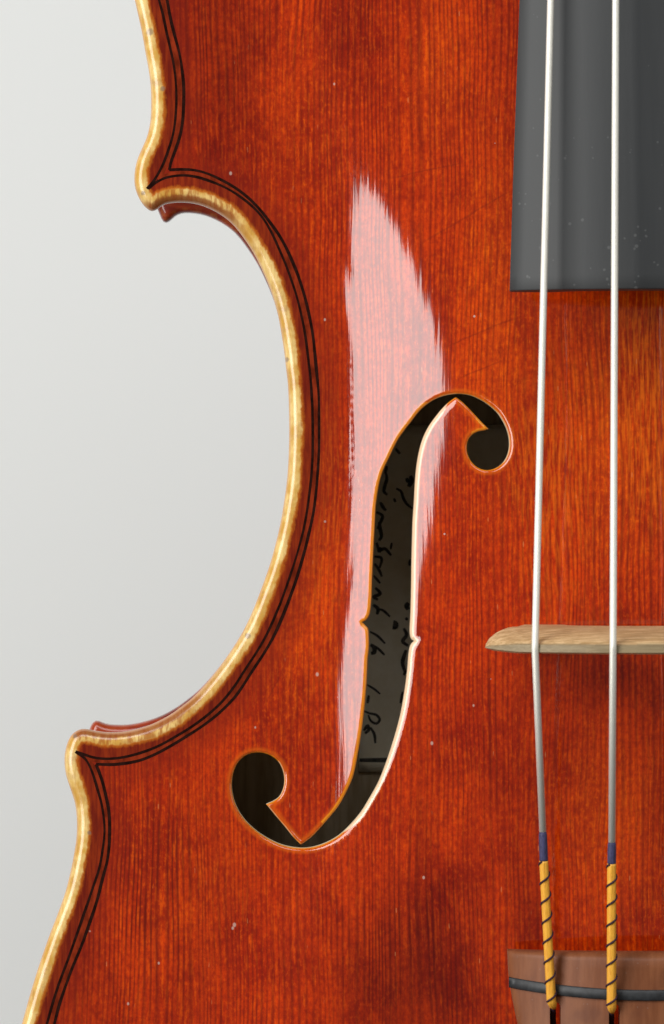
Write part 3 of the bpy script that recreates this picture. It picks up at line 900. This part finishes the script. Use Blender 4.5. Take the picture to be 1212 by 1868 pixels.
# ---------------------------------------------------------------- tubes and lofts
def tube(name, pts, radii, mat, parent, seg=20, cap=True, flute=0.0):
    P = [Vector(p) for p in pts]
    vs, fs = [], []
    for i, p in enumerate(P):
        t = (P[min(i + 1, len(P) - 1)] - P[max(i - 1, 0)]).normalized()
        u = t.cross(Vector((0, 0, 1)))
        if u.length < 1e-3:
            u = Vector((1, 0, 0))
        u.normalize(); w = u.cross(t).normalized()
        r = radii[i] if hasattr(radii, '__len__') else radii
        for k in range(seg):
            a = 2 * math.pi * k / seg
            rf_ = r * (1 - flute * (1 - abs(math.cos(a * 2.5 + i * 0.02))))
            vs.append(tuple(p + (u * math.cos(a) + w * math.sin(a)) * rf_))
    for i in range(len(P) - 1):
        for k in range(seg):
            a, b = i * seg + k, i * seg + (k + 1) % seg
            fs.append((a, b, b + seg, a + seg))
    if cap:
        fs.append(tuple(range(seg))[::-1]); fs.append(tuple((len(P) - 1) * seg + k for k in range(seg)))
    return mesh_obj(name, vs, fs, mat, parent, True)

# ---- fingerboard
def fingerboard_mat():
    m = Mat('ebony')
    x, y, z_ = m.pos()
    n = m.noise(m.comb(m.math('MULTIPLY', x, 9.0), y, m.math('MULTIPLY', z_, 0.5)), 1.0, 4.0, 0.6)
    col = m.mix(m.step(n, 0.3, 0.7), (0.028, 0.030, 0.031), (0.032, 0.034, 0.035))
    vn = m.voro(m.comb(x, y, z_), 8.0)
    dens = m.math('ADD', m.step(z_, 9.0, 4.2), m.noise(m.comb(x, y, z_), 1.2, 2.0))
    rnd = m.math('MULTIPLY', m.step(m.noise(m.comb(x, y, z_), 5.0, 1.0), 0.45, 0.75), 0.18)
    sp = m.math('MULTIPLY', m.step(m.math('SUBTRACT', vn.outputs['Distance'], m.math('MULTIPLY', rnd, dens)), 0.03, -0.03), 0.7)
    col = m.mix(m.math('MULTIPLY', sp, 0.18), col, (0.4, 0.41, 0.4))
    m.set('Base Color', col)
    m.set('Roughness', m.math('ADD', 0.54, m.math('MULTIPLY', n, 0.04)))
    m.set('Specular IOR Level', 0.55)
    m.set('Normal', m.bump(m.noise(m.comb(m.math('MULTIPLY', x, 30.0), y, m.math('MULTIPLY', z_, 2.0)), 1.0, 3.0, 0.6), 0.0007))
    return m.m
MAT_EBONY = fingerboard_mat()
FBZ = 3.72
FX = (1185 - 606) / 100 * (1 - FBZ / D)           # centre line in cm at that height
def fb_section(row, top_z):
    # half width in cm measured in the photograph at this row
    lcol = np.interp(row, [-1500, 0, 300, 527], [1010, 948.5, 937.5, 930.5])
    hw = FX - (lcol - 606) / 100 * (1 - 2.95 / D)
    return hw
Rf = 4.3
rowsf = [527.5, 526.6, 524.5, 500, 400, 300, 150, 0, -150, -400, -800, -1200, -1400]
secs = []
NS = 40
for i, row in enumerate(rowsf):
    top = FBZ - 0.0 + (527 - row) / 100 * -0.035
    hw = fb_section(row, top)
    inset = [0.035, 0.012, 0.0][i] if i < 3 else 0.0
    ring = []
    for k in range(NS + 1):
        a = -1 + 2 * k / NS
        xx = a * (hw - inset)
        zz = top + math.sqrt(Rf ** 2 - xx ** 2) - Rf - inset
        e = 1 - abs(a)
        if e * hw < 0.07:      # softened long edge
            zz -= (0.07 - e * hw) ** 2 / 0.07 * 0.9
        ring.append((FX + xx, (934 - row) / 100 * (1 - FBZ / D), zz))
    zl = ring[0][2]
    for (fx_, dz) in ((1.0, -0.5), (0.72, -0.58), (0.5, -0.18), (0.0, 0.0), (-0.5, -0.18), (-0.72, -0.58), (-1.0, -0.5)):
        zz = zl + dz if abs(fx_) > 0.6 else zl + 0.12 + dz
        ring.append((FX + fx_ * (hw - inset) * 0.995, (934 - row) / 100 * (1 - FBZ / D), zz))
    secs.append(ring)
fv = [p for s_ in secs for p in s_]
nf = len(secs[0])
ff = []
for i in range(len(secs) - 1):
    for k in range(nf):
        a, b = i * nf + k, i * nf + (k + 1) % nf
        ff.append((a, b, b + nf, a + nf))
ff.append(tuple(range(nf))[::-1]); ff.append(tuple((len(secs) - 1) * nf + k for k in range(nf)))
fb = mesh_obj('fingerboard', fv, ff, MAT_EBONY, violin, True)
md = fb.modifiers.new('edges', 'EDGE_SPLIT'); md.split_angle = math.radians(40)
# maple neck under the fingerboard
nk = []
for row in (-1145, -1250, -1400):
    for a in np.linspace(0, math.pi, 13):
        nk.append((FX + 1.35 * math.cos(a), (934 - row) / 100, 2.2 - 2.2 * math.sin(a) + (0.2 if row < -1200 else 0)))
nfc = []
for i in range(2):
    for k in range(12):
        nfc.append((i * 13 + k, i * 13 + k + 1, (i + 1) * 13 + k + 1, (i + 1) * 13 + k))
mesh_obj('neck', nk, nfc, plain('neck_maple', (0.45, 0.22, 0.08), 0.35, 0.4, coat=0.5), violin, True)

# ---- bridge
def bridge_mat():
    m = Mat('bridge_maple')
    x, y, z_ = m.pos()
    n1 = m.noise(m.comb(m.math('MULTIPLY', x, 1.2), m.math('MULTIPLY', y, 14.0), m.math('MULTIPLY', z_, 22.0)), 1.0, 4.0, 0.65)
    n2 = m.noise(m.comb(x, y, z_), 3.0, 4.0, 0.6)
    col = m.mix(m.step(n1, 0.36, 0.64), (0.48, 0.30, 0.13), (0.78, 0.55, 0.29))
    col = m.mix(m.math('MULTIPLY', m.step(n2, 0.52, 0.72), 0.5), col, (0.42, 0.27, 0.13))
    fl = m.voro(m.comb(m.math('MULTIPLY', x, 5.0), m.math('MULTIPLY', y, 26.0), m.math('MULTIPLY', z_, 26.0)), 1.0)
    col = m.mix(m.math('MULTIPLY', m.step(fl.outputs['Distance'], 0.22, 0.08), 0.35), col, (0.22, 0.12, 0.06))
    cr_ = m.step(m.math('ADD', m.attr('crown'), m.math('MULTIPLY', n2, 0.05)), 0.09, 0.03)
    col = m.mix(m.math('MULTIPLY', cr_, 0.75), col, (0.20, 0.165, 0.10))
    m.set('Base Color', col)
    m.set('Roughness', 0.5)
    m.set('Specular IOR Level', 0.4)
    m.set('Normal', m.bump(n1, 0.006))
    return m.m
MAT_BRIDGE = bridge_mat()
# outline in its own plane: x across (cm from centre), z height
BX = FX
crown = [(-2.88, 3.51), (-2.86, 3.36), (-2.80, 3.16), (-2.68, 2.94), (-2.50, 2.74), (-2.24, 2.58), (-1.95, 2.52), (-1.80, 2.30), (-1.95, 2.05), (-2.15, 1.80), (-2.22, 1.35), (-2.20, 0.98), (-2.12, 0.92), (-1.25, 1.12), (-1.23, 1.32), (-1.40, 1.60), (-1.10, 1.90), (-0.6, 2.05), (0, 2.10)]
arc = []
for k in range(0, 21):
    a = -2.88 + 2.88 * k / 20
    arc.append((a, 4.62 + math.sqrt(4.3 ** 2 - a * a) - 4.3))
lhalf = crown[1:][::-1]
lhalf = [(x_, z_) for x_, z_ in lhalf]
half = lhalf + arc       # from bottom centre, out round the left, up to crown centre
outl = half[:-1] + [(-x_, z_) for x_, z_ in half[::-1]][:-1]
holes_b = []
for cx in (-1.0, 1.0):
    holes_b.append([(cx + 0.32 * math.cos(t), 3.0 + 0.22 * math.sin(t)) for t in np.linspace(0, 2 * math.pi, 14, endpoint=False)])
holes_b.append([(0.42 * math.sin(t) ** 3, 2.85 - 0.028 * (13 * math.cos(t) - 5 * math.cos(2 * t) - 2 * math.cos(3 * t) - math.cos(4 * t))) for t in np.linspace(0, 2 * math.pi, 20, endpoint=False)])
loopsb = [np.array(L) * 100 for L in [outl] + holes_b]
gbx, gbz = np.meshgrid(np.arange(-282, 283, 9.0), np.arange(95, 460, 9.0))
gb = np.stack([gbx.ravel(), gbz.ravel()], 1)
gb = gb[inside(loopsb[0], gb)]
for L in loopsb[1:]:
    gb = gb[~inside(L, gb)]
bdist = Dist(loopsb)
gb = gb[bdist(gb)[0] > 6]
QP, QF = cdt(loopsb, gb)
zc = QP[:, 1] / 100; xc = QP[:, 0] / 100
crown_z = 4.62 + np.sqrt(np.maximum(4.3 ** 2 - xc ** 2, 1)) - 4.3
yb_row = 1193.5
def bridge_back_y(zv):      # tail side is straight up; front side slopes
    return (934 - yb_row) / 100 * (1 - 4.4 / D) + 0 * zv
below = np.maximum(crown_z - zc, 0)
thick = 0.185 + 0.265 * (1 - (1 - np.clip(below / 1.15, 0, 1)) ** 1.6)
ed, _ = bdist(QP)
round_ = np.clip((4.0 - ed) / 4.0, 0, 1) ** 2 * 0.03
tip_in = np.clip((np.abs(xc) - 2.25) / 0.63, 0, 1) ** 1.5
thick = thick - 0.06 * tip_in
yb = bridge_back_y(zc) + round_ + 0.06 * tip_in
yf = bridge_back_y(zc) + thick - round_
nq = len(QP)
qv = [(BX + xc[i], yf[i], zc[i]) for i in range(nq)] + [(BX + xc[i], yb[i], zc[i]) for i in range(nq)]
qf = [tuple(t) for t in QF[:, ::-1].tolist()] + [tuple(nq + i for i in t) for t in QF.tolist()]
for a, b in boundary_loops(QF):
    qf.append((a, b, nq + b, nq + a))
br_o = mesh_obj('bridge', qv, qf, MAT_BRIDGE, violin, True, None, {'crown': np.concatenate([below, below])})
md = br_o.modifiers.new('edges', 'EDGE_SPLIT'); md.split_angle = math.radians(35)

# ---- tailpiece
def tail_mat():
    m = Mat('tailpiece_wood')
    x, y, z_ = m.pos()
    n = m.noise(m.comb(m.math('MULTIPLY', x, 7.0), y, m.math('MULTIPLY', z_, 0.8)), 1.0, 4.0, 0.6)
    n2 = m.noise(m.comb(x, y, z_), 1.6, 3.0, 0.5)
    col = m.mix(m.step(n, 0.3, 0.7), (0.19, 0.060, 0.021), (0.26, 0.092, 0.036))
    col = m.mix(m.math('MULTIPLY', m.step(n2, 0.5, 0.7), 0.4), col, (0.10, 0.028, 0.014))
    vn = m.voro(m.comb(x, y, z_), 9.0)
    col = m.mix(m.math('MULTIPLY', m.step(vn.outputs['Distance'], 0.10, 0.03), 0.4), col, (0.4, 0.34, 0.3))
    m.set('Base Color', col)
    m.set('Roughness', 0.5)
    m.set('Specular IOR Level', 0.35)
    m.set('Normal', m.bump(n, 0.004))
    return m.m
TX = (1185 - 606) / 100 * (1 - 3.4 / D)
def tail_top(xc, yc):
    """xc from its centre line, yc in cm (up)"""
    base = 3.45 + np.sqrt(np.maximum(3.6 ** 2 - xc ** 2, 0.2)) - 3.6
    return base - 0.02 * (-8.1 - yc)
TK = 1 - 3.2 / D
def ty(row): return (934 - row) / 100 * TK
def tx(col): return (col - 606) / 100 * TK - TX
tail_out_l = [(tx(929.5), ty(1741)), (tx(930.5), ty(1765)), (tx(932), ty(1789)), (tx(937), ty(1823)), (tx(946), ty(1868)), (tx(975), ty(1990)), (tx(1020), ty(2250)), (tx(1055), ty(2600)), (tx(1070), ty(2900)), (tx(1080), ty(3010))]
tl = spline(np.array(tail_out_l) * 100, 6.0)
top_edge = np.array([(tx(929.5) * 100 * (1 - k / 24), ty(1741) * 100 + 4 * math.sin(math.pi * 0.5 * k / 24)) for k in range(1, 24)])
tl_full = np.vstack([tl[::-1], top_edge, [[0, ty(1741) * 100 + 4]]])
tr = tl_full[::-1][1:] * [-1, 1]
TO = np.vstack([tl_full, tr])
def slot(cx_col, row0, tilt):
    L = []
    xs = tx(cx_col) * 100
    y0 = ty(row0) * 100
    for t in np.linspace(0, math.pi, 9):
        L.append((xs + 9.5 * math.cos(t), y0 - 7 + 9.5 * math.sin(t)))
    for t in np.linspace(math.pi * 1.25, math.pi * 1.75 + math.pi * 2 * 0.0, 2):
        pass
    yk = y0 - 75
    L.append((xs - 9.5, yk + 14))
    for t in np.linspace(math.pi * 0.8, math.pi * 2.2, 12):
        L.append((xs + 15.0 * math.cos(t), yk + 15 * math.sin(t)))
    L.append((xs + 9.5, yk + 14))
    return np.array(L)
slots = [slot(c, 1832, 0) for c in (1014, 1120, 1250, 1356)]
TD = Dist([TO] + slots)
tr_r = np.vstack(rings(TO, [1.5, 4.0, 8.0, 14.0], Dist([TO]), orient(TO)))
gtx, gty = np.meshgrid(np.arange(-265, 266, 10.0), np.arange(ty(3010) * 100, ty(1741) * 100, 14.0))
gt = np.vstack([np.stack([gtx.ravel(), gty.ravel()], 1), tr_r])
gt = gt[inside(TO, gt)]
for L in slots:
    gt = gt[~inside(L, gt)]
gt = gt[TD(gt)[0] > 1.2]
TPp, TF = cdt([TO] + slots, gt)
tz = tail_top(TPp[:, 0] / 100, TPp[:, 1] / 100)
td, _ = Dist([TO])(TPp)
front = TPp[:, 1] / 100
nose = np.clip((ty(1741) + 0.04 - front) / 0.20, 0, 1)
sides = np.clip(1 - td / 7.0, 0, 1) ** 2 * 0.05
nose_w = 0.06 + 0.10 * (1 - np.abs(TPp[:, 0]) / 255)
tz2 = tz - sides - np.clip(1 - (ty(1741) + 0.04 - front) / nose_w, 0, 1) ** 1.5 * nose_w * 0.8
tzb = tz - 0.55 + 0.1 * (td > 20)
ntp = len(TPp)
tv = [(TX + TPp[i, 0] / 100, TPp[i, 1] / 100, tz2[i]) for i in range(ntp)] + [(TX + TPp[i, 0] / 100, TPp[i, 1] / 100, tzb[i]) for i in range(ntp)]
tf = [tuple(t) for t in TF.tolist()] + [tuple(ntp + i for i in t[::-1]) for t in TF.tolist()]
for a, b in boundary_loops(TF):
    tf.append((b, a, ntp + a, ntp + b))
tail = mesh_obj('tailpiece', tv, tf, tail_mat(), violin, True)
md = tail.modifiers.new('edges', 'EDGE_SPLIT'); md.split_angle = math.radians(38)
# black saddle let into the tailpiece
sv, sf_ = [], []
prof = [(-0.095, -0.06), (-0.095, 0.03), (-0.075, 0.048), (0.0, 0.055), (0.075, 0.048), (0.095, 0.03), (0.095, -0.06)]
scols = np.linspace(-1, 1, 45)
hws = -(tx(931.0))
for a in scols:
    xx = a * hws
    row = 1798 + 15.5 * (1 - a * a)
    yy = ty(row)
    for (dy_, dz_) in prof:
        sv.append((TX + xx, yy + dy_, float(tail_top(np.array(xx), np.array(yy))) + dz_ - (0.03 if abs(a) > 0.98 else 0)))
npf = len(prof)
for i in range(len(scols) - 1):
    for k in range(npf - 1):
        a = i * npf + k
        sf_.append((a, a + 1, a + 1 + npf, a + npf))
sf_.append(tuple(range(npf))); sf_.append(tuple((len(scols) - 1) * npf + k for k in range(npf))[::-1])
mesh_obj('saddle', sv, sf_, plain('black_saddle_wood', (0.024, 0.026, 0.028), 0.5, 0.5, var=0.4, vscale=(6, 6, 6), bumpd=0.003), tail, True)

# ---- strings
def string_mat():
    m = Mat('wound_metal')
    x, y, z_ = m.pos()
    w = m.math('SINE', m.math('MULTIPLY', z_, 900.0))
    m.set('Base Color', (0.99, 0.96, 0.86))
    m.set('Metallic', 0.55)
    m.set('Roughness', 0.52)
    m.set('Normal', m.bump(w, 0.0004))
    return m.m
MAT_STRING = string_mat()
MAT_PURPLE = plain('violet_silk', (0.060, 0.055, 0.125), 0.55, 0.3, var=0.35, vscale=(30, 30, 6))
MAT_YELLOW = plain('yellow_silk', (1.0, 0.44, 0.045), 0.4, 0.5, var=0.15, vscale=(40, 40, 2.5), bumpd=0.01)
MAT_THREAD = plain('dark_violet_thread', (0.045, 0.020, 0.035), 0.6, 0.2)
ZB = {0: 4.62, 1: 4.62}
def crown_at(col):
    xx = (col - 606) / 100 * (1 - 4.5 / D) - BX
    return 4.62 + math.sqrt(4.3 ** 2 - xx * xx) - 4.3
def mirror_x(p):
    return (2 * BX - p[0], p[1], p[2])
SPEC = [
    dict(top=(1005, 0), br=(976.7, 1172), brr=(976.5, 1184), sil=(990.5, 1517), yel=(992.3, 1570), end=(1006, 1826), tip=(1011, 1838), r=0.062),
    dict(top=(1123.6, 0), br=(1118.8, 1172), brr=(1118.6, 1184), sil=(1116.6, 1536), yel=(1116.3, 1575), end=(1115.8, 1833), tip=(1117, 1846), r=0.062),
]
def string_set(sp, mirror, label):
    crz = crown_at(sp['br'][0])
    zbr = crz + sp['r'] * 0.6
    f_ = mirror_x if mirror else (lambda p: p)
    b1 = at(sp['br'][0], sp['br'][1], zbr)
    b2 = at(sp['brr'][0], sp['brr'][1], zbr)
    ztop = zbr - 0.60
    t1 = at(sp['top'][0], sp['top'][1], ztop)
    # continue beyond the frame to the end of the fingerboard
    t0 = tuple(t1[i] + (t1[i] - b1[i]) * 1.12 for i in range(3))
    endc = at(sp['end'][0], sp['end'][1], 3.45)
    xe = endc[0] - TX
    zend = float(tail_top(np.array(xe), np.array(ty(1812)))) + 0.14
    zs = lambda row: zbr + (zend - zbr) * (row - 1184) / (1812 - 1184)
    sil = at(sp['sil'][0], sp['sil'][1], zs(sp['sil'][1]))
    yel = at(sp['yel'][0], sp['yel'][1], zs(sp['yel'][1]))
    pts = [t0, t1, tuple((t1[i] + b1[i]) / 2 for i in range(3)), b1, tuple((b1[i] + b2[i]) / 2 + (0.012 if i == 2 else 0) for i in range(3)), b2, sil]
    so_ = tube('string', [f_(p) for p in pts], sp['r'], MAT_STRING, violin, 24)
    so_['label'] = label
    w1 = [f_(tuple(sil[i] + (yel[i] - sil[i]) * t for i in range(3))) for t in (0, 0.12, 0.5, 0.95, 1.0)]
    tube('violet_winding', w1, [0.060, 0.072, 0.076, 0.076, 0.076], MAT_PURPLE, so_, 16)
    end = at(sp['end'][0], sp['end'][1], zend)
    tip = at(sp['tip'][0], sp['tip'][1], zend - 0.16)
    n = 60
    ys = [f_(tuple(yel[i] + (end[i] - yel[i]) * t for i in range(3))) for t in np.linspace(0, 1, n)]
    rad = [0.080 + 0.006 * t for t in np.linspace(0, 1, n)]
    ys2 = ys + [f_(tuple((end[i] * 0.5 + tip[i] * 0.5) + (0.02 if i == 2 else 0) for i in range(3))), f_(tip)]
    yo = tube('yellow_winding', ys2, rad + [0.080, 0.045], MAT_YELLOW, so_, 40, True, 0.08)
    # the twisted tail of the string goes down through the slot to its ball
    tube('string_tail', [f_(at(sp['tip'][0] - 2, sp['tip'][1] - 6, zend - 0.10)), f_(at(sp['tip'][0] - 2, sp['tip'][1] + 6, zend - 0.30)), f_(at(sp['tip'][0] - 2, sp['tip'][1] + 20, zend - 0.55)), f_(at(sp['tip'][0], sp['tip'][1] + 60, zend - 0.8))], [0.05, 0.055, 0.055, 0.06], MAT_THREAD, so_, 12)
    # dark thread wound round the silk
    hv = []
    L = (Vector(end) - Vector(yel)).length
    turns = L / 0.358
    ax = (Vector(f_(end)) - Vector(f_(yel))).normalized()
    u = ax.cross(Vector((0, 0, 1))).normalized(); w = u.cross(ax).normalized()
    N = int(turns * 26)
    for k in range(N + 1):
        t = k / N
        a = -2 * math.pi * turns * t + 1.1
        c = Vector(f_(yel)).lerp(Vector(f_(end)), t)
        hv.append(tuple(c + (u * math.cos(a) + w * math.sin(a)) * (0.080 + 0.006 * t + 0.004)))
    tube('spiral_thread', hv, 0.019, MAT_THREAD, so_, 6)
for k, sp in enumerate(SPEC):
    string_set(sp, False, ['silver wound outermost string at the left, white where the light strikes', 'silver wound second string beside the right edge of the picture'][k])
    string_set(sp, True, ['outermost string on the far side', 'third string'][k])

# ---------------------------------------------------------------- pale wall far behind
def wall_mat():
    m = Mat('pale_grey_wall')
    x, y, z_ = m.pos()
    n = m.noise(m.comb(x, y, z_), 0.03, 3.0, 0.5)
    m.set('Base Color', m.mix(n, (0.80, 0.825, 0.81), (0.83, 0.855, 0.84)))
    m.set('Roughness', 0.9)
    m.set('Specular IOR Level', 0.1)
    return m.m
WZ = -34.0
wv = [(-700, -500, WZ), (700, -500, WZ), (700, 500, WZ), (-700, 500, WZ), (-700, -500, WZ - 10), (700, -500, WZ - 10), (700, 500, WZ - 10), (-700, 500, WZ - 10)]
wf = [(0, 1, 2, 3), (7, 6, 5, 4), (0, 4, 5, 1), (1, 5, 6, 2), (2, 6, 7, 3), (3, 7, 4, 0)]
wall = mesh_obj('backdrop', wv, wf, wall_mat(), None, False)
wall['kind'] = 'structure'
